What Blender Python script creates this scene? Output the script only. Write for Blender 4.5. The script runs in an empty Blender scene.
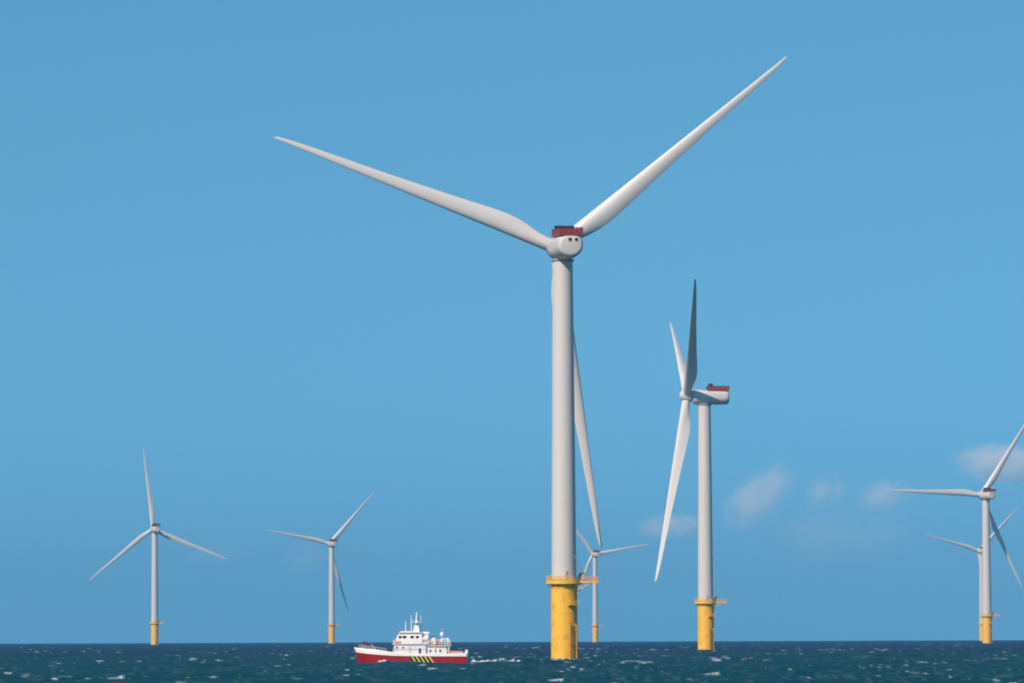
import bpy, bmesh, math, random
import numpy as np
from mathutils import Matrix, Vector, noise as mnoise
random.seed(7)
rng = np.random.default_rng(11)
R = math.radians
sc = bpy.context.scene
COL = sc.collection

# ---------------------------------------------------------------- measures
F = 4800.0            # focal length in pixels of a 1024 px wide frame
CAM_H = 6.3           # eye height of a deck above the water
RE = 7.0e6            # effective earth radius (with refraction): sea surface curves away
PITCH = math.atan(300.4 / F) - math.sqrt(2 * CAM_H / RE)
ROLL = R(0.2)
H_HUB, OVERHANG, TILT = 107.5, 7.4, R(6)
SUN_AZ, SUN_EL = R(-37), R(38)      # azimuth from "behind the camera" towards the left

def sea_level(x, y):
    return -(x * x + y * y) / (2 * RE)

def project(x, y, z):
    z -= CAM_H
    c, s = math.cos(PITCH), math.sin(PITCH)
    d = y * c + z * s
    u = -y * s + z * c
    X, Y = F * x / d, F * u / d
    c, s = math.cos(ROLL), math.sin(ROLL)
    return 512 + X * c - Y * s, 341.5 - (X * s + Y * c)

def stand(px, scale):
    """sea-level point whose picture column is px and where one metre spans `scale` pixels"""
    D, x = F / scale, 0.0
    for _ in range(20):
        x += (px - project(x, D, sea_level(x, D))[0]) / scale
    return Vector((x, D, sea_level(x, D)))

# ---------------------------------------------------------------- materials
def nt(name):
    m = bpy.data.materials.new(name)
    m.use_nodes = True
    t = m.node_tree
    return m, t, t.nodes['Principled BSDF']

def paint(name, col, rough=0.4, vary=0.08, scale=0.35, stretch=(1, 1, 0.15), dirt=None, dirt_amt=0.0, dirt_scale=0.6, spec=0.4):
    m, t, b = nt(name)
    N, L = t.nodes, t.links
    tc = N.new('ShaderNodeTexCoord'); mp = N.new('ShaderNodeMapping')
    mp.inputs['Scale'].default_value = stretch
    L.new(tc.outputs['Object'], mp.inputs['Vector'])
    n = N.new('ShaderNodeTexNoise'); n.inputs['Scale'].default_value = scale; n.inputs['Detail'].default_value = 5
    L.new(mp.outputs['Vector'], n.inputs['Vector'])
    mx = N.new('ShaderNodeMix'); mx.data_type = 'RGBA'
    mx.inputs['A'].default_value = (*[c * (1 - vary) for c in col], 1)
    mx.inputs['B'].default_value = (*[min(1, c * (1 + vary)) for c in col], 1)
    L.new(n.outputs['Fac'], mx.inputs['Factor'])
    out = mx.outputs['Result']
    if dirt:
        n2 = N.new('ShaderNodeTexNoise'); n2.inputs['Scale'].default_value = dirt_scale; n2.inputs['Detail'].default_value = 7
        n2.inputs['Roughness'].default_value = 0.65
        L.new(mp.outputs['Vector'], n2.inputs['Vector'])
        cr = N.new('ShaderNodeValToRGB')
        cr.color_ramp.elements[0].position = 0.52; cr.color_ramp.elements[0].color = (0, 0, 0, 1)
        cr.color_ramp.elements[1].position = 0.72; cr.color_ramp.elements[1].color = (dirt_amt,) * 3 + (1,)
        L.new(n2.outputs['Fac'], cr.inputs['Fac'])
        m2 = N.new('ShaderNodeMix'); m2.data_type = 'RGBA'
        L.new(cr.outputs['Color'], m2.inputs['Factor']); L.new(out, m2.inputs['A'])
        m2.inputs['B'].default_value = (*dirt, 1)
        out = m2.outputs['Result']
    L.new(out, b.inputs['Base Color'])
    b.inputs['Roughness'].default_value = rough
    b.inputs['Specular IOR Level'].default_value = spec
    return m

M = {}
M['white'] = paint('turbine_white', (0.62, 0.575, 0.535), 0.45, 0.025, 0.3, dirt=(0.5, 0.47, 0.43), dirt_amt=0.05)
M['blade'] = paint('blade_white', (0.76, 0.70, 0.655), 0.42, 0.04, 0.3, dirt=(0.5, 0.47, 0.44), dirt_amt=0.15)
M['yellow'] = paint('foundation_yellow', (0.90, 0.49, 0.042), 0.5, 0.08, 0.5, (1, 1, 0.5), dirt=(0.36, 0.17, 0.02), dirt_amt=0.55, dirt_scale=0.55)
M['landing'] = paint('landing_weathered', (0.50, 0.25, 0.025), 0.6, 0.2, 1.2, (1, 1, 1), dirt=(0.14, 0.07, 0.02), dirt_amt=0.8, dirt_scale=0.9)
M['rail'] = paint('rail_yellow', (0.85, 0.46, 0.04), 0.5, 0.06)
M['orange'] = paint('orange_rail', (0.80, 0.30, 0.07), 0.5, 0.08)
M['red'] = paint('hoist_red', (0.33, 0.026, 0.022), 0.5, 0.15, 0.8, (1, 1, 1))
M['dark'] = paint('dark_grey', (0.035, 0.03, 0.032), 0.6, 0.1)
M['black'] = paint('black', (0.012, 0.012, 0.013), 0.6, 0.1)
M['grey'] = paint('grey_steel', (0.28, 0.29, 0.30), 0.5, 0.1)
M['growth'] = paint('marine_growth', (0.10, 0.075, 0.03), 0.8, 0.3, 2.0, (1, 1, 1))
M['hull_red'] = paint('hull_red', (0.36, 0.004, 0.012), 0.35, 0.12, 0.6, (1, 1, .25), dirt=(0.16, 0.012, 0.012), dirt_amt=0.7, dirt_scale=0.9)
M['antifoul'] = paint('hull_below', (0.22, 0.012, 0.03), 0.5, 0.15)
M['ship_white'] = paint('ship_white', (0.86, 0.83, 0.81), 0.35, 0.04, 0.7, (1, 1, 0.5), dirt=(0.5, 0.33, 0.2), dirt_amt=0.4, dirt_scale=0.9)
M['ship_cream'] = paint('ship_cream', (0.75, 0.74, 0.52), 0.4, 0.05)
M['deck'] = paint('deck_paint', (0.30, 0.12, 0.08), 0.7, 0.15, 1.0, (1, 1, 1))
M['salmon'] = paint('salmon_paint', (0.75, 0.36, 0.24), 0.5, 0.1)
M['hazard_yellow'] = paint('hazard_yellow', (0.85, 0.62, 0.05), 0.45, 0.05)
gm, gt, gb = nt('window_glass')
gb.inputs['Base Color'].default_value = (0.012, 0.014, 0.016, 1); gb.inputs['Roughness'].default_value = 0.08
M['glass'] = gm

# ---------------------------------------------------------------- mesh helpers
class MB:
    def __init__(self): self.bm = bmesh.new(); self.mats = []
    def _mi(self, m):
        if m is None: return 0
        if m not in self.mats: self.mats.append(m)
        return self.mats.index(m)
    def face(self, pts, m=None, smooth=False):
        vs = [self.bm.verts.new(p) for p in pts]
        f = self.bm.faces.new(vs); f.material_index = self._mi(m); f.smooth = smooth
        return f
    def box(self, c, s, m=None, rot=None, taper=None):
        v = []
        for z in (-.5, .5):
            for x, y in ((-.5, -.5), (.5, -.5), (.5, .5), (-.5, .5)):
                k = taper if (taper and z > 0) else 1
                p = Vector((x * s[0] * k, y * s[1] * k, z * s[2]))
                if rot: p = rot @ p
                v.append(self.bm.verts.new(p + Vector(c)))
        for q in ((3, 2, 1, 0), (4, 5, 6, 7), (0, 1, 5, 4), (1, 2, 6, 5), (2, 3, 7, 6), (3, 0, 4, 7)):
            f = self.bm.faces.new([v[i] for i in q]); f.material_index = self._mi(m)
    def loft(self, rings, m=None, caps=True, smooth=True, closed=True):
        rv = [[self.bm.verts.new(p) for p in r] for r in rings]
        n = len(rv[0])
        for a, b in zip(rv, rv[1:]):
            for i in range(n if closed else n - 1):
                f = self.bm.faces.new((a[i], a[(i + 1) % n], b[(i + 1) % n], b[i]))
                f.smooth = smooth; f.material_index = self._mi(m)
        if caps:
            for r, rev in ((rv[0], True), (rv[-1], False)):
                f = self.bm.faces.new(list(reversed(r)) if rev else r); f.material_index = self._mi(m)
        return rv
    def tube(self, p, q, r, m=None, n=8, r2=None):
        p, q = Vector(p), Vector(q); d = (q - p).normalized()
        a = d.orthogonal().normalized(); b = d.cross(a)
        r2 = r if r2 is None else r2
        ring = lambda c, rr: [c + (a * math.cos(2 * math.pi * i / n) + b * math.sin(2 * math.pi * i / n)) * rr for i in range(n)]
        self.loft([ring(p, r), ring(q, r2)], m)
    def lathe(self, prof, m=None, n=48, caps=True):
        self.loft([[Vector((r * math.cos(2 * math.pi * i / n), r * math.sin(2 * math.pi * i / n), z)) for i in range(n)] for r, z in prof], m, caps)
    def mesh(self, name, m):
        bmesh.ops.recalc_face_normals(self.bm, faces=self.bm.faces)
        me = bpy.data.meshes.new(name); self.bm.to_mesh(me); self.bm.free()
        for x in ([m] if m not in self.mats else []) + []: pass
        if self.mats:
            for x in self.mats: me.materials.append(x)
        else: me.materials.append(m)
        return me

def link(name, data, parent=None, mat=None):
    o = bpy.data.objects.new(name, data); COL.objects.link(o)
    if parent: o.parent = parent
    if mat is not None: o.matrix_local = mat
    return o
def put(name, mb, m, parent=None, mat=None, sharp=True):
    me = mb.mesh(name, m)
    if sharp: me.set_sharp_from_angle(angle=R(38))
    return link(name, me, parent, mat)
def tag(o, label=None, cat=None, group=None, kind=None):
    for k, v in (('label', label), ('category', cat), ('group', group), ('kind', kind)):
        if v: o[k] = v
    return o

# ---------------------------------------------------------------- wind turbine
def interp(tbl, r):
    for (a, va), (b, vb) in zip(tbl, tbl[1:]):
        if r <= b:
            t = (r - a) / (b - a)
            return va + (vb - va) * t
    return tbl[-1][1]

def blade_mesh(prebend, name):
    chord = [(1.6, 3.5), (3.5, 3.5), (6, 3.75), (9, 4.45), (12, 4.95), (15, 5.15), (18, 5.05), (22, 4.75), (30, 4.05), (40, 3.35), (50, 2.65), (60, 2.1), (68, 1.65), (74, 1.25), (77.5, .9), (79.3, .6), (80, .12)]
    thick = [(1.6, 1), (3.5, 1), (6, .88), (9, .66), (12, .5), (15, .42), (22, .35), (30, .29), (50, .22), (80, .16)]
    twist = [(1.6, 10), (6, 12), (12, 12), (20, 8.5), (30, 5.5), (50, 2), (80, -1)]
    rs = [1.6, 2.5, 3.5, 4.5, 6, 7.5, 9, 10.5, 12, 13.5, 15, 16.5, 18, 20, 22, 25, 28, 32, 36, 40, 45, 50, 55, 60, 64, 68, 71, 74, 76, 77.5, 78.6, 79.3, 79.7, 80]
    n = 28
    mb = MB(); rings = []
    for r in rs:
        c, t, tw = interp(chord, r), interp(thick, r), R(interp(twist, r))
        le = -1.75 * (1 - r / 80.0)
        blend = min(1, max(0, (r - 3.5) / 9.0)); blend = blend * blend * (3 - 2 * blend)
        pb = prebend * (r / 80) ** 2
        ring = []
        for i in range(n):
            a = 2 * math.pi * i / n
            cx = (1 - math.cos(a)) / 2          # 0 at leading edge .. 1 trailing edge
            circ = 0.5 * math.sin(a)
            yt = 5 * 0.2 * (0.2969 * math.sqrt(cx) - .126 * cx - .3516 * cx**2 + .2843 * cx**3 - .1036 * cx**4) / 0.2
            foil = (yt if a < math.pi else -yt) + (-0.04 * 4 * cx * (1 - cx)) / max(t, .1) * (-1)
            yy = circ * (1 - blend) + foil * blend
            x, y = le + cx * c, -yy * t * c
            x0 = le + 0.32 * c
            x, y = x - x0, y
            x, y = x * math.cos(-tw) - y * math.sin(-tw), x * math.sin(-tw) + y * math.cos(-tw)
            ring.append(Vector((x + x0, y + pb, r)))
        rings.append(ring)
    mb.loft(rings)
    me = mb.mesh(name, M['blade'])
    me.set_sharp_from_angle(angle=R(70))
    return me

def nacelle_mb():
    mb = MB(); n = 40
    # y, half width, z low, z high, squareness
    st = [(-10.35, 2.3, -2.7, 1.1, 2.7), (-10.25, 2.75, -3.15, 1.55, 2.8), (-10.0, 3.05, -3.5, 1.8, 2.9), (-9.5, 3.28, -3.75, 1.98, 3.1), (-8.6, 3.38, -3.85, 2.05, 3.3),
          (-5, 3.4, -3.9, 2.1, 3.6), (0, 3.4, -3.9, 2.2, 3.6), (2.2, 3.35, -3.8, 2.4, 3.3), (4.3, 3.25, -3.7, 2.45, 3.0), (4.85, 2.95, -3.2, 2.5, 2.6), (5.0, 2.6, -2.6, 2.55, 2)]
    rings = []
    for y, w, lo, hi, e in st:
        ring = []
        for i in range(n):
            a = 2 * math.pi * i / n
            ca, sa = math.cos(a), math.sin(a)
            ee = e if sa > 0 else max(1.9, e - 1.4)
            X = math.copysign(abs(ca) ** (2 / ee), ca) * w
            Z = math.copysign(abs(sa) ** (2 / ee), sa)
            mid, hh = (lo + hi) / 2, (hi - lo) / 2
            ring.append(Vector((X, y, mid + Z * hh)))
        rings.append(ring)
    mb.loft(rings)
    return mb

def rails(mb, pts, h, r=0.06, rows=3, m=None, closed=False):
    pts = [Vector(p) for p in pts]
    seq = list(zip(pts, pts[1:])) + ([(pts[-1], pts[0])] if closed else [])
    for p in pts: mb.tube(p, p + Vector((0, 0, h)), r, m, 6)
    for k in range(1, rows + 1):
        dz = Vector((0, 0, h * k / rows))
        for p, q in seq: mb.tube(p + dz, q + dz, r, m, 6)

def make_turbine():
    root = link('wind_turbine', None)
    # foundation
    mb = MB()
    mb.lathe([(3.42, -6), (3.42, 18.4), (3.55, 18.45), (3.55, 18.9), (3.42, 18.95), (3.42, 20.4)], n=56)
    for z in (5.6, 12.2): mb.lathe([(3.43, z - .12), (3.47, z - .08), (3.47, z + .08), (3.43, z + .12)], n=56, caps=False)
    tp = put('transition_piece', mb, M['yellow'], root)
    mb = MB()
    mb.lathe([(3.44, -1.2), (3.50, -.9), (3.50, .25), (3.44, .45)], n=56, caps=False)
    put('marine_growth_band', mb, M['growth'], tp)
    az = R(-57)
    rot = Matrix.Rotation(az, 4, 'Z')
    mb = MB()                                            # boat landing fenders
    for s in (-1, 1):
        y = .95 * s
        mb.tube((4.4, y, -3), (4.4, y, 8.6), .24, None, 10)
        mb.tube((4.4, y, 8.6), (3.3, y * .8, 9.8), .2, None, 8)
        for z in (1.0, 4.2, 7.6): mb.tube((4.4, y, z), (3.2, y * .7, z + .5), .15, None, 8)
    put('boat_landing', mb, M['landing'], tp, rot)
    mb = MB()                                            # ladder with rest platform
    for s in (-1, 1): mb.tube((3.95, .3 * s, -2), (3.95, .3 * s, 19.9), .06, None, 6)
    for k in range(52): mb.tube((3.95, -.3, -1.5 + .4 * k), (3.95, .3, -1.5 + .4 * k), .035, None, 5)
    put('ladder', mb, M['landing'], tp, rot)
    mb = MB()
    mb.box((4.2, 0, 14.2), (1.5, 2.8, .2))
    rails(mb, [(3.6, -1.35, 14.3), (4.9, -1.35, 14.3), (4.9, 0, 14.3), (4.9, 1.35, 14.3), (3.6, 1.35, 14.3)], 1.1, .05)
    put('rest_platform', mb, M['rail'], tp, rot)
    # working platform: round gallery with an arm to the right
    mb = MB()
    mb.lathe([(3.56, 19.4), (4.5, 19.6), (4.62, 19.65), (4.62, 20.55), (3.2, 20.56)], n=56, caps=False)
    for k in range(14):
        a = 2 * math.pi * k / 14 + .2
        mb.tube((3.4 * math.cos(a), 3.4 * math.sin(a), 18.5), (4.45 * math.cos(a), 4.45 * math.sin(a), 19.65), .1, None, 6)
    mb.box((6.25, -.6, 20.15), (4.9, 3.6, .42))
    for s in (-2.1, .9): mb.tube((3.3, s * .8, 17.6), (6.9, s, 19.95), .13, None, 8)
    plat = put('platform', mb, M['yellow'], root)
    mb = MB()
    ring = [(4.5 * math.cos(2 * math.pi * k / 24), 4.5 * math.sin(2 * math.pi * k / 24), 20.5) for k in range(2, 21)]
    rails(mb, ring, 1.2, .075, 4)
    put('gallery_railing', mb, M['rail'], plat)
    mb = MB()
    rails(mb, [(4.3, -2.3, 20.35), (5.5, -2.3, 20.35), (6.9, -2.3, 20.35), (8.6, -2.3, 20.35), (8.6, -.6, 20.35), (8.6, 1.1, 20.35), (6.9, 1.1, 20.35), (5.5, 1.1, 20.35), (4.3, 1.1, 20.35)], 1.15, .07, 3)
    mb.box((8.15, -.6, 20.85), (.75, 1.9, .95))
    put('arm_railing', mb, M['orange'], plat)
    # davit crane
    mb = MB()
    mb.tube((4.15, -1.0, 20.3), (4.15, -1.0, 22.2), .32, None, 10)
    mb.box((4.5, -1.0, 22.3), (1.5, .8, .55), rot=Matrix.Rotation(R(-22), 3, 'Y'))
    cr = put('davit_crane', mb, M['dark'], root)
    mb = MB()
    mb.tube((5.2, -1.0, 22.1), (2.6, -3.9, 27.0), .17, None, 8, .1)
    mb.tube((5.35, -1.05, 21.1), (4.6, -1.6, 23.2), .09, None, 6)
    put('crane_jib', mb, M['white'], cr)
    # tower
    mb = MB()
    zt = H_HUB - 3.9
    prof = []
    secs = [20.0, 40.5, 62, 83.5, zt - .1]
    rad = lambda z: 3.22 + (2.62 - 3.22) * ((z - 20) / (zt - 20)) ** 1.15
    for a, b in zip(secs, secs[1:]):
        prof += [(rad(a), a), (rad(b - .16), b - .16), (rad(b) + .015, b - .1), (rad(b) + .015, b)]
    mb.lathe(prof, n=64)
    tw = put('tower', mb, M['white'], root); tw.data.set_sharp_from_angle(angle=R(8))
    mb = MB()
    dr = [(3.255 * math.sin(a), -3.255 * math.cos(a)) for a in (R(8), R(14), R(20))]
    for (x0, y0), (x1, y1) in zip(dr, dr[1:]):
        mb.face([(x0, y0, 20.6), (x1, y1, 20.6), (x1, y1, 22.9), (x0, y0, 22.9)])
    put('door', mb, M['grey'], tw)
    # nacelle
    nac = put('nacelle', nacelle_mb(), M['white'], root)
    mb = MB()
    mb.lathe([(2.75, -4.25), (2.95, -4.1), (2.95, -3.6)], n=48)
    put('yaw_ring', mb, M['grey'], nac)
    for x in (-.35, 1.35):
        mb = MB(); n = 20
        c = lambda rr, y: [Vector((x + rr * math.cos(2 * math.pi * i / n), y, .75 + rr * math.sin(2 * math.pi * i / n))) for i in range(n)]
        mb.loft([c(.62, -9.9), c(.62, -10.42), c(.46, -10.44), c(.44, -10.2)], M['white'], caps=False)
        mb.loft([c(.455, -10.385), c(.05, -10.39)], M['black'])
        put('vent', mb, M['black'], nac)
    mb = MB()
    mb.box((0, -5.7, 2.12), (6.1, 9.1, .34))
    put('hoist_deck', mb, M['grey'], nac)
    mb = MB()
    z0, z1 = 1.98, 3.72
    X, Y0, Y1 = 3.05, -10.25, -1.15
    for s in (-1, 1):
        k = 6
        for i in range(k):
            a, b = Y0 + (Y1 - Y0) * i / k + .08, Y0 + (Y1 - Y0) * (i + 1) / k - .08
            mb.box((s * X, (a + b) / 2, (z0 + z1) / 2 - .03), (.07, b - a, z1 - z0 - .14))
    for y in (Y0, Y1):
        for i in range(4):
            a, b = -X + 2 * X * i / 4 + .1, -X + 2 * X * (i + 1) / 4 - .1
            mb.box(((a + b) / 2, y, (z0 + z1) / 2 - .03), (b - a, .07, z1 - z0 - .14))
    put('red_guard_panel', mb, M['red'], nac)
    mb = MB()
    rails(mb, [(-X, Y0, 2.29), (-X / 2, Y0, 2.29), (0, Y0, 2.29), (X / 2, Y0, 2.29), (X, Y0, 2.29)] + [(X, Y0 + (Y1 - Y0) * i / 6, 2.29) for i in range(1, 7)] +
          [(X / 2, Y1, 2.29), (0, Y1, 2.29), (-X / 2, Y1, 2.29)] + [(-X, Y1 - (Y1 - Y0) * i / 6, 2.29) for i in range(0, 6)], 1.52, .12, 1, None, True)
    put('deck_railing', mb, M['dark'], nac)
    mb = MB()
    mb.box((-.1, -2.6, 3.9), (5.0, 1.5, 2.0)); mb.box((-.1, -2.6, 2.65), (4.4, 1.1, .75))
    for i in range(9): mb.box((-2.4 + .575 * i, -3.38, 3.9), (.1, .08, 1.8))
    put('cooler', mb, M['dark'], nac)
    mb = MB()
    mb.tube((1.6, -9.3, 2.29), (1.6, -9.3, 4.9), .06, None, 6)
    put('wind_sensor_mast', mb, M['white'], nac)
    # hub with spinner; local axis +Y, origin at the rotor centre
    mb = MB(); n = 40
    prof = [(2.35, -2.35), (2.62, -2.2), (2.72, -1.2), (2.74, 0), (2.66, 1.0), (2.35, 1.9), (1.75, 2.6), (1.0, 3.05), (.3, 3.2)]
    mb.loft([[Vector((r * math.cos(2 * math.pi * i / n), y, r * math.sin(2 * math.pi * i / n))) for i in range(n)] for r, y in prof])
    hub = put('hub', mb, M['white'], root)
    me = blade_mesh(0.8, 'blade')
    for k in range(3): link('blade', me, root)
    return root

def place(root, px, scale, yaw, phase, pitch=0, feathered=None, cone=0):
    p = stand(px, scale)
    root.location = p
    Y = Matrix.Rotation(R(yaw), 4, 'Z')
    k = 0
    for ch in root.children:
        base = ch.name.split('.')[0]
        hubm = Matrix.Translation((0, 0, H_HUB)) @ Y @ Matrix.Translation((0, OVERHANG, 0)) @ Matrix.Rotation(TILT, 4, 'X')
        if base == 'nacelle': ch.matrix_local = Matrix.Translation((0, 0, H_HUB)) @ Y
        elif base == 'hub': ch.matrix_local = hubm @ Matrix.Rotation(R(90 - phase), 4, 'Y')
        elif base == 'blade':
            if feathered: ch.data = feathered
            ch.matrix_local = hubm @ Matrix.Rotation(R(90 - phase - 120 * k), 4, 'Y') @ Matrix.Rotation(R(-cone), 4, 'X') @ Matrix.Rotation(R(-pitch), 4, 'Z') @ Matrix.Scale(.955 if scale < 2 else 1, 4)
            k += 1

def copy_tree(o, parent=None):
    c = o.copy(); COL.objects.link(c)
    if parent: c.parent = parent
    for ch in o.children: copy_tree(ch, c)
    return c

TURB = [
 (564.3, 3.86, 12, 40, 0, 'tallest, nearest wind turbine with two dark round vents under its red deck'),
 (705.9, 2.37, 92, 27, 74, 'second tallest wind turbine, turned side on with one upright blade dark in shade'),
 (154.6, 1.08, 18, 99, 2, 'leftmost distant wind turbine with one blade pointing nearly straight up'),
 (331.7, .93, 24, 49, 2, 'small distant wind turbine standing just left of the red and white ship'),
 (595.3, .82, 22, 10, 2, "smallest wind turbine, seen low beside the tallest turbine's yellow base"),
 (987.2, 1.384, 21, 58, 0, 'wind turbine near the right edge with one blade pointing level to the left'),
 (982.2, .84, 25, 46, 2, "faint far wind turbine mostly hidden behind the right edge turbine's tower"),
]
proto = make_turbine()
feath = blade_mesh(0.8, 'blade_feathered')
roots = [proto] + [copy_tree(proto) for _ in TURB[1:]]
for rt, (px, s, yaw, ph, pit, lab) in zip(roots, TURB):
    place(rt, px, s, yaw, ph, pit, feath if pit > 45 else None, 4.2 if pit > 45 else (-.4 if s > 3 else -1.8))
    tag(rt, lab, 'wind turbine', 'offshore wind turbines standing in the sea')

# ---------------------------------------------------------------- ship (bow to the left, -X)
SHIP = stand(411.0, 4.45)
def make_ship():
    root = link('guard_ship', None)
    root.location = SHIP
    ms = []
    lerp = lambda t: (lambda x: interp(t, x))
    half = lerp([(-12.55, .12), (-12.35, .55), (-12, 1.0), (-11, 1.75), (-9.5, 2.5), (-7.5, 3.1), (-5, 3.4), (-3, 3.5), (10, 3.5), (12.7, 3.3)])
    halfw = lerp([(-12.55, .05), (-12.35, .12), (-12, .3), (-11, .9), (-9.5, 1.75), (-7.5, 2.6), (-5, 3.2), (-3, 3.47), (10, 3.47), (12.7, 3.2)])
    zred = lerp([(-12.55, 2.8), (-9, 2.35), (-4, 1.95), (0, 1.85), (12.7, 1.75)])
    ztop = lerp([(-12.55, 3.85), (-12, 3.75), (-8, 3.3), (-4.2, 2.75), (0, 2.45), (6, 2.35), (12.7, 2.5)])
    xs = [-12.55, -12.45, -12.35, -12.2, -11.8, -11.2, -10.4, -9.5, -8.5, -7.5, -6.2, -5, -4, -3, -1, 1, 3, 5, 7, 9, 10, 11.2, 12.2, 12.7]
    rake = lambda x, z: x + max(0, (-9 - x) / 3.9) * (3.0 - z) * .30       # stem leans forward
    def section(x, lo, hi, k):
        pts = []
        for i in range(k + 1):
            f = i / k
            z = lo + (hi - lo) * f
            g = max(0, min(1, (z + .5) / (zred(x) + .5)))
            w = halfw(x) + (half(x) - halfw(x)) * g ** .8
            if z < 0: w *= (1 + z * .35)
            pts.append((rake(x, z), w, z))
        return pts
    def skin(lo, hi, k, inset=0):
        mb = MB()
        port, star = [], []
        for x in xs:
            s = section(x, lo(x), hi(x), k)
            port.append([Vector((a, -(b - inset), c)) for a, b, c in s]); star.append([Vector((a, b - inset, c)) for a, b, c in s])
        mb.loft(port, None, False, True, False); mb.loft(star, None, False, True, False)
        mb.loft([port[0], star[0]], None, False, True, False); mb.loft([port[-1], star[-1]], None, False, False, False)
        return mb
    hull = put('hull', skin(lambda x: -1.6, zred, 8), M['hull_red'], root)
    bul = skin(lambda x: zred(x) - .003, ztop, 3, -.015)
    ob = put('bulwark', bul, M['ship_white'], root)
    sol = ob.modifiers.new('thickness', 'SOLIDIFY'); sol.thickness = .12; sol.offset = -1
    mb = MB()                                            # rubbing strake and deck
    for s in (-1, 1):
        mb.loft([[Vector((rake(x, zred(x)), s * (half(x) + .02), zred(x) - .05)), Vector((rake(x, zred(x)), s * (half(x) + .12), zred(x) - .02)), Vector((rake(x, zred(x)), s * (half(x) + .12), zred(x) + .06)), Vector((rake(x, zred(x)), s * (half(x) + .02), zred(x) + .1))] for x in xs[2:]], None)
    put('rubbing_strake', mb, M['ship_white'], hull)
    mb = MB()
    mb.loft([[Vector((x, -half(x) + .2, zred(x) + .02)), Vector((x, half(x) - .2, zred(x) + .02))] for x in xs[3:]], None, False, False, False)
    put('main_deck', mb, M['deck'], root)
    # yellow and black slanted stripes amidships
    for s in (-1, 1):
        mb = MB()
        x0, x1, zb, zt = -.1, 4.7, .05, 1.72
        y = s * 3.535
        N = 5; w = (x1 - x0) / N
        for i in range(N):
            a = x0 + w * i
            sl = 1.15
            def cx(v): return max(x0, min(x1, v))
            frac = (.38, .62)
            for (u0, u1, mm) in ((0, .64, M['black']), (.64, 1, M['hazard_yellow'])):
                p, q = a + w * u0 - .4, a + w * u1 - .4
                mb.face([(p, y, zt), (q, y, zt), (q + sl, y, zb), (p + sl, y, zb)], mm)
            mb.bm.faces.ensure_lookup_table()
        o = put('hazard_stripes', mb, M['black'], hull)
    # deckhouse
    def house(name, x0, x1, hw, z0, z1, slant_f=0, slant_b=0, m='ship_white', parent=root, tw=0):
        mb = MB()
        lo = [(x0, -hw, z0), (x1, -hw, z0), (x1, hw, z0), (x0, hw, z0)]
        hi = [(x0 + slant_f, -hw + tw, z1), (x1 - slant_b, -hw + tw, z1), (x1 - slant_b, hw - tw, z1), (x0 + slant_f, hw - tw, z1)]
        mb.loft([[Vector(p) for p in lo], [Vector(p) for p in hi]], None, True, False)
        o = put(name, mb, M[m], parent)
        b = o.modifiers.new('round', 'BEVEL'); b.width = .07; b.segments = 2
        return o
    dh = house('deckhouse', -4.2, 3.6, 2.75, 1.8, 4.45, .4, 0)
    house('aft_deckhouse', 3.62, 8.0, 2.45, 1.75, 4.02)
    mb = MB(); mb.box((-.05, 0, 4.52), (8.3, 6.0, .14)); put('boat_deck', mb, M['ship_white'], root)
    br = house('bridge', -3.8, 2.6, 2.45, 4.6, 7.0, 1.2, .1, tw=.15)
    mb = MB()
    mb.box((-.05, 0, 7.1), (5.4, 5.2, .16)); mb.box((-.9, 0, 7.3), (3.0, 3.6, .26))
    put('bridge_roof', mb, M['ship_cream'], br)
    def win(x, y, z, w, h, parent, along='x', tilt=0, rim=True):
        mb = MB()
        rot = Matrix.Rotation(tilt, 3, 'X') if along == 'x' else Matrix.Rotation(tilt, 3, 'Y')
        sz = (w, .05, h) if along == 'x' else (.05, w, h)
        mb.box((x, y, z), sz, None, rot)
        o = put('window', mb, M['glass'], parent)
        if rim:
            mb = MB()
            for dz in (-1, 1):
                c = Vector((0, 0, dz * (h / 2 + .04))); c = rot @ c
                mb.box(Vector((x, y, z)) + c, (w + .16, .07, .08) if along == 'x' else (.07, w + .16, .08), None, rot)
            for dx in (-1, 1):
                c = Vector((dx * (w / 2 + .04), 0, 0)) if along == 'x' else Vector((0, dx * (w / 2 + .04), 0))
                mb.box(Vector((x, y, z)) + c, (.08, .07, h) if along == 'x' else (.07, .08, h), None, rot)
            put('window_frame', mb, M['ship_white'], o)
    for s in (-1, 1):
        t = -s * math.atan(.15 / 2.4) * -1
        yy = lambda z: s * (2.45 - .15 * (z - 4.6) / 2.4 + .0)
        for x, w in ((-2.35, .66), (-1.4, .8), (.3, .75), (1.5, .6)):
            win(x, yy(6.0), 6.0, w, .72, br, 'x', -t)
    for y in (-1.6, -.55, .55, 1.6):
        win(-3.8 + 1.2 * (6.05 - 4.6) / 2.4 - .01, y, 6.05, .85, .75, br, 'y', math.atan(1.2 / 2.4))
    house('aft_cabin', 2.63, 3.95, 2.2, 4.6, 6.0, 0, .1)
    for s in (-1, 1):
        for x in (2.95, 3.55): win(x, s * 2.2, 5.3, .36, .5, root.children[-1])
        for x in (-3.1, -1.7): win(x, s * 2.75, 3.75, .4, .4, dh)
        win(2.05, s * 2.75, 2.85, .5, 1.5, dh)
    # aft upper deck with railing
    mb = MB(); mb.box((6.35, 0, 4.12), (5.2, 5.6, .16))
    for s in (-1, 1):
        for x in (5.4, 8.6): mb.tube((x, s * 2.6, 1.8), (x, s * 2.6, 4.1), .08, None, 8)
        mb.tube((8.75, s * 2.6, 4.1), (7.6, s * 2.6, 2.0), .07, None, 8)
    ud = put('upper_deck', mb, M['ship_white'], root)
    mb = MB()
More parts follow.
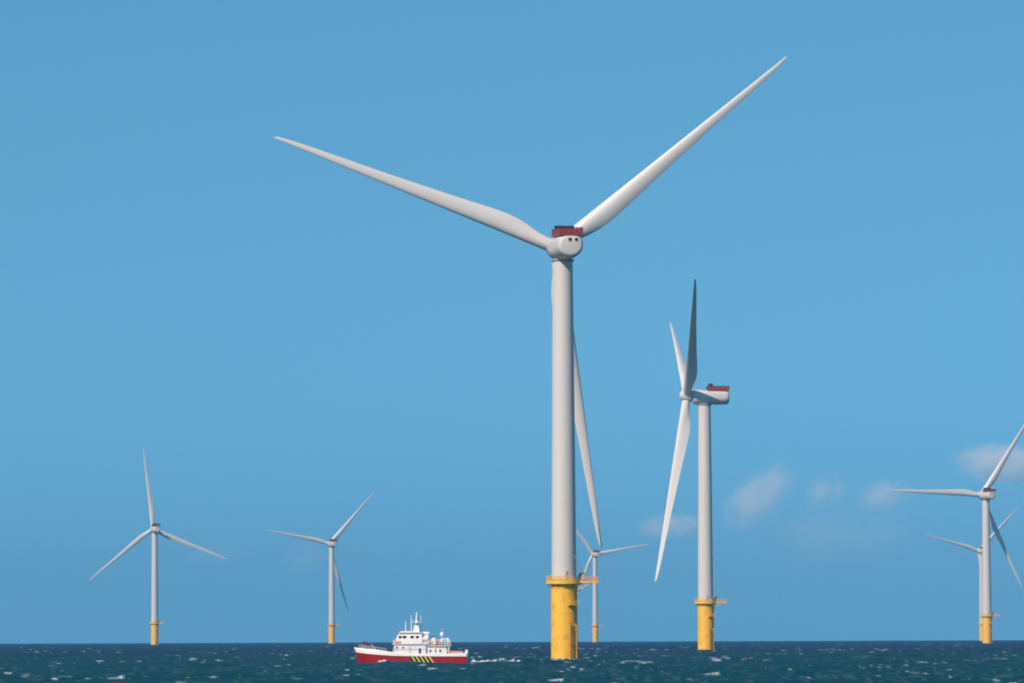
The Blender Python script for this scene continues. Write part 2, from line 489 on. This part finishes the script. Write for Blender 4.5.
    pts = [(4.0, -2.7, 4.2), (5.2, -2.7, 4.2), (6.4, -2.7, 4.2), (7.6, -2.7, 4.2), (8.85, -2.7, 4.2), (8.85, -.9, 4.2), (8.85, .9, 4.2), (8.85, 2.7, 4.2), (7.6, 2.7, 4.2), (6.4, 2.7, 4.2), (5.2, 2.7, 4.2), (4.0, 2.7, 4.2)]
    rails(mb, pts, 1.2, .055, 3)
    put('railing', mb, M['ship_white'], ud)
    mb = MB()
    pts = [(x, s * 2.9, 4.58) for s in (-1,) for x in (-3.9, -2.4, -.9, .6, 2.1, 3.6)]
    rails(mb, pts, .9, .045, 2); rails(mb, [(x, -y, z) for x, y, z in pts], .9, .045, 2)
    put('railing', mb, M['ship_white'], root)
    # funnel, life raft, satellite dome, masts
    house('funnel', 4.3, 5.6, 1.0, 4.2, 6.0, .25, .1, 'ship_white')
    mb = MB(); mb.box((4.95, 0, 6.12), (1.0, 1.5, .22)); put('funnel_cap', mb, M['dark'], root.children[-1])
    mb = MB(); mb.tube((2.7, -1.6, 6.9), (4.1, -1.6, 6.9), .36, None, 14); mb.box((3.3, -1.6, 6.3), (1.3, .5, .7))
    put('life_raft_canister', mb, M['ship_white'], root)
    mb = MB(); mb.tube((7.0, -.8, 4.2), (7.0, -.8, 6.3), .13, None, 8)
    prof = [(.12, 6.2), (.36, 6.3), (.5, 6.55), (.5, 6.75), (.4, 7.0), (.22, 7.15), (.03, 7.2)]
    n = 16
    mb.loft([[Vector((7 + r * math.cos(2 * math.pi * i / n), -.8 + r * math.sin(2 * math.pi * i / n), z)) for i in range(n)] for r, z in prof])
    mb.tube((7.0, -.25, 4.2), (7.0, -.25, 8.1), .035, None, 5)
    put('satellite_dome', mb, M['ship_white'], root)
    mb = MB()
    mb.box((1.2, 0, 7.95), (1.5, 1.5, 1.5), taper=.6)
    mb.tube((1.3, 0, 8.6), (1.35, 0, 11.7), .4, None, 10, .17)
    mb.box((1.3, 0, 9.35), (1.3, 2.2, .1)); mb.box((1.3, 0, 10.2), (.25, 2.6, .08))
    mb.box((.55, -.1, 9.5), (.25, 1.7, .16))
    mast = put('mast', mb, M['ship_white'], root)
    mb = MB()
    for x, y, z0, z1 in ((.1, -.8, 7.2, 11.0), (2.25, .8, 7.2, 10.9), (1.3, -1.25, 10.2, 11.3), (1.3, 1.25, 10.2, 11.2), (-1.2, 1.2, 7.4, 9.6)):
        mb.tube((x, y, z0), (x, y, z1), .13, None, 6, .09)
    put('whip_antenna', mb, M['ship_white'], mast)
    # foredeck windlass and small folded crane, dark flag staff
    mb = MB()
    mb.box((-9.7, 0, 3.0), (1.1, 1.8, .9)); mb.tube((-9.7, -1.1, 3.5), (-9.7, 1.1, 3.5), .42, None, 14)
    put('windlass', mb, M['dark'], root)
    mb = MB()
    mb.tube((-10.3, -.5, 2.3), (-10.3, -.5, 4.9), .3, None, 8)
    mb.box((-10.35, -.5, 4.7), (1.1, .8, .9))
    mb.tube((-10.0, -.5, 4.7), (-8.9, -.5, 4.5), .2, None, 8)
    fc = put('foredeck_crane', mb, paint('crane_maroon', (.16, .03, .07), .5, .15), root)
    mb = MB(); mb.tube((-8.9, -.5, 4.55), (-7.9, -.5, 3.1), .13, None, 8)
    put('crane_arm', mb, M['salmon'], fc)
    # smaller fittings
    mb = MB(); mb.box((.55, 0, 9.75), (.16, 2.3, .2)); mb.tube((.55, 0, 9.3), (.55, 0, 9.7), .1, None, 8)
    put('radar_scanner', mb, M['ship_white'], mast)
    for x in (-2.6, -1.6): 
        mb = MB(); mb.tube((x, -1.5, 7.4), (x, -1.5, 7.85), .07, None, 6); mb.tube((x - .22, -1.5, 7.95), (x + .2, -1.5, 7.95), .2, None, 10)
        put('searchlight', mb, M['grey'], br)
    for x in (4.7, 6.9):
        mb = MB(); mb.tube((x, -1.9, 4.2), (x, -1.9, 5.0), .17, None, 8); mb.tube((x - .35, -1.9, 5.05), (x + .2, -1.9, 5.05), .25, None, 10)
        put('deck_vent', mb, M['ship_white'], ud)
    mb = MB(); rails(mb, [(-11.6 + .75 * i, -1.0 - .42 * min(i, 4), 3.55 - .1 * i) for i in range(9)], .8, .035, 2)
    put('bow_railing', mb, M['ship_white'], ob)
    mb = MB()
    for x in (-3.85, -.2, 3.4): mb.tube((x, -2.8, 1.9), (x, -2.8, 4.4), .06, None, 6)
    mb.box((-.2, -2.79, 3.35), (7.4, .05, .07))
    put('pipe_run', mb, M['grey'], dh)
    mb = MB(); mb.box((-3.0, -2.55, 4.95), (1.2, .4, .6)); put('locker', mb, M['orange'], dh)
    for x, z in ((4.4, 3.0), (5.5, 3.0), (6.6, 3.0)): win(x, -2.45, z, .42, .5, root.children[[c.name for c in root.children].index('aft_deckhouse')])
    mb = MB(); mb.tube((8.3, -1.6, 1.8), (8.3, -1.6, 5.9), .16, None, 8); mb.tube((8.3, -1.6, 5.8), (6.0, -1.6, 5.3), .11, None, 8); mb.box((8.3, -1.6, 5.3), (.5, .45, .7))
    put('deck_crane', mb, M['ship_white'], root)
    mb = MB()
    prof = [(4.3, .12), (4.7, .42), (5.4, .52), (6.4, .52), (6.8, .3)]
    mb.loft([[Vector((x, .9 + w * math.cos(2 * math.pi * i / 12), 4.85 + w * .7 * math.sin(2 * math.pi * i / 12))) for i in range(12)] for x, w in prof])
    put('rescue_boat', mb, M['orange'], root)
    # aft deck gear
    mb = MB(); mb.box((10.2, -1.0, 2.35), (2.9, 2.6, 1.15)); mb.box((8.7, -1.3, 2.45), (.9, 1.6, 1.3))
    o = put('deck_container', mb, M['salmon'], root); b = o.modifiers.new('round', 'BEVEL'); b.width = .06; b.segments = 2
    mb = MB()
    for s in (-1, 1): mb.box((12.45, s * 2.9, 2.55), (.6, .5, 1.3))
    mb.tube((12.45, -2.9, 3.1), (12.45, 2.9, 3.1), .1, None, 8)
    put('stern_post', mb, M['ship_white'], root)
    mb = MB()
    for x in (4.6, 6.3):
        n = 18; pr = [Vector((x + .36 * math.cos(2 * math.pi * i / n), -2.78, 4.9 + .36 * math.sin(2 * math.pi * i / n))) for i in range(n)]
        for p, q in zip(pr, pr[1:] + pr[:1]): mb.tube(p, q, .08, None, 6)
    put('lifebuoy', mb, M['orange'], ud)
    return root
ship = make_ship()
tag(ship, 'red and white guard ship with black and yellow slanted stripes on its hull', 'ship')

# ---------------------------------------------------------------- sea
def vnoise(x, y, seed):
    g = np.random.default_rng(seed).random((256, 256))
    xi, yi = np.floor(x).astype(int), np.floor(y).astype(int)
    fx, fy = x - xi, y - yi
    fx, fy = fx * fx * (3 - 2 * fx), fy * fy * (3 - 2 * fy)
    a, b, c, d = g[xi % 256, yi % 256], g[(xi + 1) % 256, yi % 256], g[xi % 256, (yi + 1) % 256], g[(xi + 1) % 256, (yi + 1) % 256]
    return (a * (1 - fx) + b * fx) * (1 - fy) + (c * (1 - fx) + d * fx) * fy

WAVES = []
wr = np.random.default_rng(3)
for i in range(34):
    lam = 2.6 * (30 / 2.6) ** (i / 33.0)
    ang = R(-90 + 14) + wr.normal(0, R(26))
    amp = 0.0080 * lam ** 0.78 * wr.uniform(.6, 1.2)
    WAVES.append((lam, ang, amp, wr.uniform(0, 2 * math.pi)))
SIG = math.sqrt(sum(a[2] ** 2 for a in WAVES) / 2)

def wave_height(x, y, cell):
    h = np.zeros_like(x)
    for lam, ang, amp, ph in WAVES:
        k = 2 * math.pi / lam
        w = np.clip((lam / np.maximum(cell, .01) - 2.2) / 2.5, 0, 1)
        h += amp * w * np.sin(k * (x * math.cos(ang) + y * math.sin(ang)) + ph)
    gust = .75 + .5 * vnoise(x / 90 + 500, y / 160 + 500, 21)
    h = h * gust
    return h + .28 * h * np.abs(h) / SIG * .5

def make_sea():
    rs = [3.0]
    while rs[-1] < 320: rs.append(rs[-1] * 1.06)
    while rs[-1] < 11000: rs.append(rs[-1] + min(.85 * (rs[-1] / 640) ** 1.3, .012 * rs[-1]))
    rs = np.array(rs)
    half = R(8.6); n = 880
    fine = np.linspace(-half, half, n)
    co = half + (math.pi - half) * (np.linspace(0, 1, 110)[1:]) ** 2.2
    th = np.concatenate([-co[::-1], fine, co[:-1]])      # full circle, finest where the camera looks
    dth = np.gradient(th)
    T, RR = np.meshgrid(th, rs)
    X, Y = RR * np.sin(T), RR * np.cos(T)
    cell = np.maximum(np.gradient(rs)[:, None] * np.ones_like(T) * .8, RR * dth[None, :])
    Hh = wave_height(X, Y, cell)
    foam_n = vnoise(X / 6 + 900, Y / 40 + 900, 5) * .5 + vnoise(X / 1.15 + 900, Y / 6 + 900, 6) * .5
    streak = vnoise(X / 1.3 + 5000, Y / 2.5 + 5000, 8)
    crest = Hh / SIG
    fm = np.clip((crest - 1.5) / .5, 0, 1) * np.clip((foam_n - .70) / .07, 0, 1) * np.clip((streak - .3) / .3, 0, 1)
    chop = vnoise(X / .8 + 7000, Y / 3 + 7000, 9)
    fm = np.maximum(fm, .06 * np.clip((crest - .9) / .5, 0, 1) * np.clip((chop - .62) / .12, 0, 1))
    # churned water round the foundations
    for (px, s, *_r) in TURB:
        p = stand(px, s)
        d = np.hypot(X - p.x, Y - p.y)
        fm = np.maximum(fm, np.clip((5.6 - d) / 2.0, 0, 1) * np.clip((streak - .35) / .3, 0, 1) * .8)
    Z = Hh - (X * X + Y * Y) / (2 * RE)
    nr, nc = X.shape
    co = np.stack([X, Y, Z], -1).reshape(-1, 3)
    co = np.concatenate([co, [[0, 0, 0]]])
    i = np.arange(nr - 1)[:, None] * nc; j = np.arange(nc)[None, :]; j2 = (j + 1) % nc
    quads = np.stack([i + j, i + nc + j, i + nc + j2, i + j2], -1).reshape(-1, 4)[:, ::-1]
    jj = np.arange(nc)
    tris = np.stack([np.full(nc, nr * nc), (jj + 1) % nc, jj], -1)
    me = bpy.data.meshes.new('sea')
    me.vertices.add(len(co)); me.vertices.foreach_set('co', co.astype(np.float32).ravel())
    nl = quads.size + tris.size
    me.loops.add(nl); me.loops.foreach_set('vertex_index', np.concatenate([quads.ravel(), tris.ravel()]).astype(np.int32))
    me.polygons.add(len(quads) + len(tris))
    ls = np.concatenate([np.arange(len(quads)) * 4, quads.size + np.arange(len(tris)) * 3]).astype(np.int32)
    me.polygons.foreach_set('loop_start', ls)
    me.polygons.foreach_set('use_smooth', np.ones(len(ls), bool))
    me.update(calc_edges=True); me.validate()
    at = me.attributes.new('foam', 'FLOAT', 'POINT')
    at.data.foreach_set('value', np.concatenate([fm.ravel(), [0]]).astype(np.float32))
    n0 = me.polygons[len(quads) // 2].normal
    if n0.z < 0: me.flip_normals()
    return me

sm, st, sb = nt('sea_water')
N, L = st.nodes, st.links
tc = N.new('ShaderNodeTexCoord'); mp = N.new('ShaderNodeMapping'); mp.inputs['Scale'].default_value = (1, .7, 1)
L.new(tc.outputs['Object'], mp.inputs['Vector'])
n1 = N.new('ShaderNodeTexNoise'); n1.inputs['Scale'].default_value = .9; n1.inputs['Detail'].default_value = 4; n1.inputs['Roughness'].default_value = .6
L.new(mp.outputs['Vector'], n1.inputs['Vector'])
bp = N.new('ShaderNodeBump'); bp.inputs['Strength'].default_value = .9; bp.inputs['Distance'].default_value = .6
L.new(n1.outputs['Fac'], bp.inputs['Height'])
# water colour: greener near, bluer far out, with distance-varying reflection painted in
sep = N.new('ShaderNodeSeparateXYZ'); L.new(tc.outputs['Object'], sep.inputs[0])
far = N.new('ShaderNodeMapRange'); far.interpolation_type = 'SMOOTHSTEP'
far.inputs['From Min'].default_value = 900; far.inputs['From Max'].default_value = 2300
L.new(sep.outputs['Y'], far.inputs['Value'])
n2 = N.new('ShaderNodeTexNoise'); n2.inputs['Scale'].default_value = .03; n2.inputs['Detail'].default_value = 4
L.new(tc.outputs['Object'], n2.inputs['Vector'])
nb = N.new('ShaderNodeMix'); nb.data_type = 'RGBA'
nb.inputs['A'].default_value = (.0001, .037, .057, 1); nb.inputs['B'].default_value = (.0006, .058, .076, 1)
L.new(n2.outputs['Fac'], nb.inputs['Factor'])
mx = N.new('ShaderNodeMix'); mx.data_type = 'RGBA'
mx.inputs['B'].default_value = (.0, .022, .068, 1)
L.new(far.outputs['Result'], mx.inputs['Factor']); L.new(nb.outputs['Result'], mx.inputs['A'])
N.remove(sb)
# a rough sea seen at a grazing angle shows mostly wave fronts, so its mean reflectance stays low
wd = N.new('ShaderNodeBsdfDiffuse'); wg = N.new('ShaderNodeBsdfGlossy'); wg.inputs['Roughness'].default_value = .3
L.new(mx.outputs['Result'], wd.inputs['Color']); L.new(bp.outputs['Normal'], wg.inputs['Normal'])
lw = N.new('ShaderNodeFresnel'); lw.inputs['IOR'].default_value = 1.33; L.new(bp.outputs['Normal'], lw.inputs['Normal'])
rf = N.new('ShaderNodeMapRange'); rf.inputs['To Min'].default_value = .03; rf.inputs['To Max'].default_value = .19
L.new(lw.outputs[0], rf.inputs['Value'])
wm = N.new('ShaderNodeMixShader'); L.new(rf.outputs['Result'], wm.inputs['Fac']); L.new(wd.outputs[0], wm.inputs[1]); L.new(wg.outputs[0], wm.inputs[2])
fo = N.new('ShaderNodeBsdfDiffuse'); fo.inputs['Color'].default_value = (.56, .62, .64, 1)
aa = N.new('ShaderNodeAttribute'); aa.attribute_name = 'foam'
n3 = N.new('ShaderNodeTexNoise'); n3.inputs['Scale'].default_value = 2.2; n3.inputs['Detail'].default_value = 4
L.new(tc.outputs['Object'], n3.inputs['Vector'])
mr = N.new('ShaderNodeMapRange'); mr.inputs['From Min'].default_value = .36; mr.inputs['From Max'].default_value = .56
L.new(n3.outputs['Fac'], mr.inputs['Value'])
mu = N.new('ShaderNodeMath'); mu.operation = 'MULTIPLY'; mu.use_clamp = True
L.new(aa.outputs['Fac'], mu.inputs[0]); L.new(mr.outputs['Result'], mu.inputs[1])
ms_ = N.new('ShaderNodeMixShader')
L.new(mu.outputs[0], ms_.inputs['Fac']); L.new(wm.outputs[0], ms_.inputs[1]); L.new(fo.outputs[0], ms_.inputs[2])
L.new(ms_.outputs[0], N['Material Output'].inputs['Surface'])
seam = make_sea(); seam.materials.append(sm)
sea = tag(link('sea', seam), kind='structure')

# foam thrown up by the ship: low lumpy ridges of broken water
fmat = paint('foam', (.52, .58, .60), .9, .12, 1.5, (1, 1, 1), spec=.2)
def foam_ridge(name, path, width, height, label, thr, at=None):
    """path in ship space; a heap of broken water with holes, its height and edge driven by noise"""
    bm = bmesh.new(); step = .14
    xa, xb = min(p[0] for p in path), max(p[0] for p in path)
    nx, ny = int((xb - xa) / step), int(width / step)
    V = {}
    for i in range(nx + 1):
        x = xa + step * i; yc = interp(path, x); f = i / nx
        env = min(1, f / .05, (1 - f) / .3)
        for j in range(ny + 1):
            v = (j / ny - .5) * 2
            n = mnoise.fractal(Vector((x * .9, (yc + v * width / 2) * .9, 3.1)), 1.0, 2.1, 4)
            n += .6 * mnoise.noise(Vector((x * 3.3, (yc + v * width / 2) * 3.3, 7.7)))
            z = height * max(0, env) * (1 - v * v) * (.62 + .9 * n) - .1
            V[i, j] = (bm.verts.new((x, yc + v * width / 2, z)), z)
    for i in range(nx):
        for j in range(ny):
            q = [V[i, j], V[i + 1, j], V[i + 1, j + 1], V[i, j + 1]]
            if max(a[1] for a in q) > thr: bm.faces.new([a[0] for a in q]).smooth = True
    for v in [v for v in bm.verts if not v.link_faces]: bm.verts.remove(v)
    me = bpy.data.meshes.new(name); bm.to_mesh(me); bm.free(); me.materials.append(fmat)
    o = link(name, me); o.location = at or SHIP
    return tag(o, label, 'foam', None, 'stuff')
foam_ridge('wake_foam', [(12.65, -.8), (18, -1.2), (28, -1.8)], 4.6, .95, 'white wake trailing behind the stern of the red ship', -.02)
foam_ridge('bow_wave', [(-7.6, -3.3), (-6, -3.7), (-3.4, -4.2)], 1.5, 1.05, 'white bow wave breaking along the side of the red hull', .05)

foam_ridge('base_foam', [(-3.9, -2.2), (-2.4, -3.3), (0, -4.1), (2.4, -3.3), (4.2, -2.2)], 1.5, .55, 'broken white water round the foot of the tallest turbine', .04, stand(564.3, 3.86))
foam_ridge('base_foam', [(-3.9, -2.2), (-2.4, -3.3), (0, -4.1), (2.4, -3.3), (4.2, -2.2)], 1.5, .5, 'broken white water round the foot of the second tallest turbine', .06, stand(705.9, 2.37))

# ---------------------------------------------------------------- clouds (far beyond the wind farm)
def cloud_mat(dens, seed, prop):
    m = bpy.data.materials.new('cloud_vapour'); m.use_nodes = True
    t = m.node_tree; N, L = t.nodes, t.links
    N.clear()
    out = N.new('ShaderNodeOutputMaterial'); v = N.new('ShaderNodeVolumePrincipled')
    v.inputs['Color'].default_value = (.97, 1, 1, 1); v.inputs['Anisotropy'].default_value = .1
    tc = N.new('ShaderNodeTexCoord')
    n = N.new('ShaderNodeTexNoise'); n.noise_dimensions = '4D'; n.inputs['W'].default_value = seed
    n.inputs['Scale'].default_value = 1.7; n.inputs['Detail'].default_value = 8; n.inputs['Roughness'].default_value = .66
    mp = N.new('ShaderNodeMapping'); mp.inputs['Scale'].default_value = prop; L.new(tc.outputs['Object'], mp.inputs['Vector'])
    L.new(mp.outputs['Vector'], n.inputs['Vector'])
    ln = N.new('ShaderNodeVectorMath'); ln.operation = 'LENGTH'; L.new(tc.outputs['Object'], ln.inputs[0])
    fall = N.new('ShaderNodeMapRange'); fall.interpolation_type = 'SMOOTHSTEP'
    fall.inputs['From Min'].default_value = .1; fall.inputs['From Max'].default_value = 1.0; fall.inputs['To Min'].default_value = 1; fall.inputs['To Max'].default_value = 0
    L.new(ln.outputs['Value'], fall.inputs['Value'])
    r = N.new('ShaderNodeMapRange'); r.interpolation_type = 'SMOOTHSTEP'
    r.inputs['From Min'].default_value = .35; r.inputs['From Max'].default_value = .64; r.inputs['To Max'].default_value = dens
    L.new(n.outputs['Fac'], r.inputs['Value'])
    mu = N.new('ShaderNodeMath'); mu.operation = 'MULTIPLY'
    L.new(r.outputs['Result'], mu.inputs[0]); L.new(fall.outputs['Result'], mu.inputs[1])
    L.new(mu.outputs[0], v.inputs['Density']); L.new(v.outputs[0], out.inputs['Volume'])
    return m
def cloud(px, py, w, h, tilt, tau, seed, label):
    D = 24000.0
    k = D / F
    # point in the direction of the photo pixel
    x = (px - 512) * k; el = PITCH + math.atan((341.5 - py) / F)
    z = CAM_H + D * math.tan(el)
    sx, sz, sy = w * k / 2, h * k / 2, (w + h) * k / 4
    bm = bmesh.new(); bmesh.ops.create_icosphere(bm, subdivisions=4, radius=1)
    for v in bm.verts:
        v.co *= 1 + .22 * mnoise.fractal(v.co * 1.5 + Vector((seed, 0, 0)), 1, 2, 3)
    me = bpy.data.meshes.new('cloud'); bm.to_mesh(me); bm.free()
    me.materials.append(cloud_mat(tau / sy, seed, (sx / sz * .8, sy / sz * .8, 1)))
    o = link('cloud', me)
    o.matrix_world = Matrix.Translation((x, D, z)) @ Matrix.Rotation(R(-tilt), 4, 'Y') @ Matrix.Diagonal((sx, sy, sz, 1))
    return tag(o, label, 'cloud', 'faint clouds low in the sky')
cloud(1006, 466, 128, 50, -4, 4.6, 1.0, 'largest pale cloud behind the blade at the right edge of the sky')
cloud(758, 498, 112, 62, 40, 2.1, 2.0, 'slanting wispy cloud just right of the second tallest tower')
cloud(672, 527, 92, 34, 4, 2.4, 3.0, 'small pale cloud between the tallest and second tallest towers')
cloud(826, 492, 62, 44, 20, 1.0, 4.0, 'tiny faint cloud midway between the second tallest and the right edge turbines')
cloud(884, 496, 78, 40, 10, 1.4, 5.0, "faint cloud beside the tip of the right edge turbine's level blade")
cloud(212, 553, 80, 26, 0, .4, 6.0, "barely visible cloud by the right blade tip of the leftmost turbine")
cloud(302, 557, 64, 40, 8, .4, 7.0, 'barely visible cloud under the left blade of the turbine nearest the ship')
cloud(840, 535, 230, 90, 4, .55, 8.0, 'broad thin veil of cloud low between the second tallest and right edge turbines')

# ---------------------------------------------------------------- sun, sky, haze
d = Vector((math.sin(SUN_AZ) * math.cos(SUN_EL), -math.cos(SUN_AZ) * math.cos(SUN_EL), math.sin(SUN_EL)))   # towards the sun
sl = bpy.data.lights.new('sun', 'SUN'); sl.energy = 4.6; sl.angle = R(.53); sl.color = (1, .84, .69)
so = link('sun', sl); so.rotation_euler = d.to_track_quat('Z', 'Y').to_euler(); so.location = (0, 0, 300)
w = bpy.data.worlds.new('World'); sc.world = w; w.use_nodes = True
N, L = w.node_tree.nodes, w.node_tree.links
bg = N['Background']
sky = N.new('ShaderNodeTexSky'); sky.sky_type = 'NISHITA'; sky.sun_disc = False
sky.sun_elevation = SUN_EL; sky.sun_rotation = math.atan2(d.x, d.y)
sky.altitude = 0; sky.air_density = 1.0; sky.dust_density = .2; sky.ozone_density = 2.5
# the clear band of the sky: bluest at the horizon and overhead, palest a few degrees up
tc = N.new('ShaderNodeTexCoord'); sp = N.new('ShaderNodeSeparateXYZ'); L.new(tc.outputs['Generated'], sp.inputs[0])
def math_node(op, a, b=None):
    n = N.new('ShaderNodeMath'); n.operation = op
    for i, v in enumerate((a, b)):
        if v is None: continue
        if isinstance(v, (int, float)): n.inputs[i].default_value = v
        else: L.new(v, n.inputs[i])
    return n.outputs[0]
dz = math_node('SUBTRACT', sp.outputs['Z'], .045)
zz = math_node('ADD', math_node('SUBTRACT', math_node('SQRT', math_node('ADD', math_node('MULTIPLY', dz, dz), .0005)), math_node('MULTIPLY', math_node('MINIMUM', dz, 0), .55)), .225)
cb = N.new('ShaderNodeCombineXYZ'); L.new(sp.outputs['X'], cb.inputs['X']); L.new(sp.outputs['Y'], cb.inputs['Y']); L.new(zz, cb.inputs['Z'])
nm = N.new('ShaderNodeVectorMath'); nm.operation = 'NORMALIZE'
L.new(cb.outputs[0], nm.inputs[0]); L.new(nm.outputs[0], sky.inputs['Vector'])
ti = N.new('ShaderNodeMix'); ti.data_type = 'RGBA'; ti.blend_type = 'MULTIPLY'; ti.inputs['Factor'].default_value = 1
ti.inputs['B'].default_value = (.515, .995, 1.03, 1)
L.new(sky.outputs['Color'], ti.inputs['A']); L.new(ti.outputs['Result'], bg.inputs['Color'])
bg.inputs['Strength'].default_value = .122

HAZE = 6e-5
if HAZE:
    mb = MB(); mb.box((0, 0, 91), (23200, 23200, 206))
    hm = bpy.data.materials.new('haze_air'); hm.use_nodes = True
    t = hm.node_tree; t.nodes.clear()
    o_, v_ = t.nodes.new('ShaderNodeOutputMaterial'), t.nodes.new('ShaderNodeVolumePrincipled')
    v_.inputs['Color'].default_value = (.22, .57, .82, 1); v_.inputs['Density'].default_value = HAZE
    t.links.new(v_.outputs[0], o_.inputs['Volume'])
    tag(put('haze', mb, hm), kind='stuff')

# ---------------------------------------------------------------- camera
cam = bpy.data.cameras.new('camera'); cam.sensor_width = 36; cam.lens = 36 * F / 1024
cam.clip_start = 1; cam.clip_end = 90000
co = link('camera', cam)
co.matrix_world = Matrix.Translation((0, 0, CAM_H)) @ Matrix.Rotation(R(90) + PITCH, 4, 'X') @ Matrix.Rotation(-ROLL, 4, 'Z')
sc.camera = co
sc.view_settings.view_transform = 'Standard'; sc.view_settings.look = 'None'
sc.view_settings.exposure = 0; sc.view_settings.gamma = 1; sc.view_settings.use_curve_mapping = False
sc.cycles.use_denoising = True
sc.cycles.volume_bounces = 3
sc.cycles.filter_width = 1.9
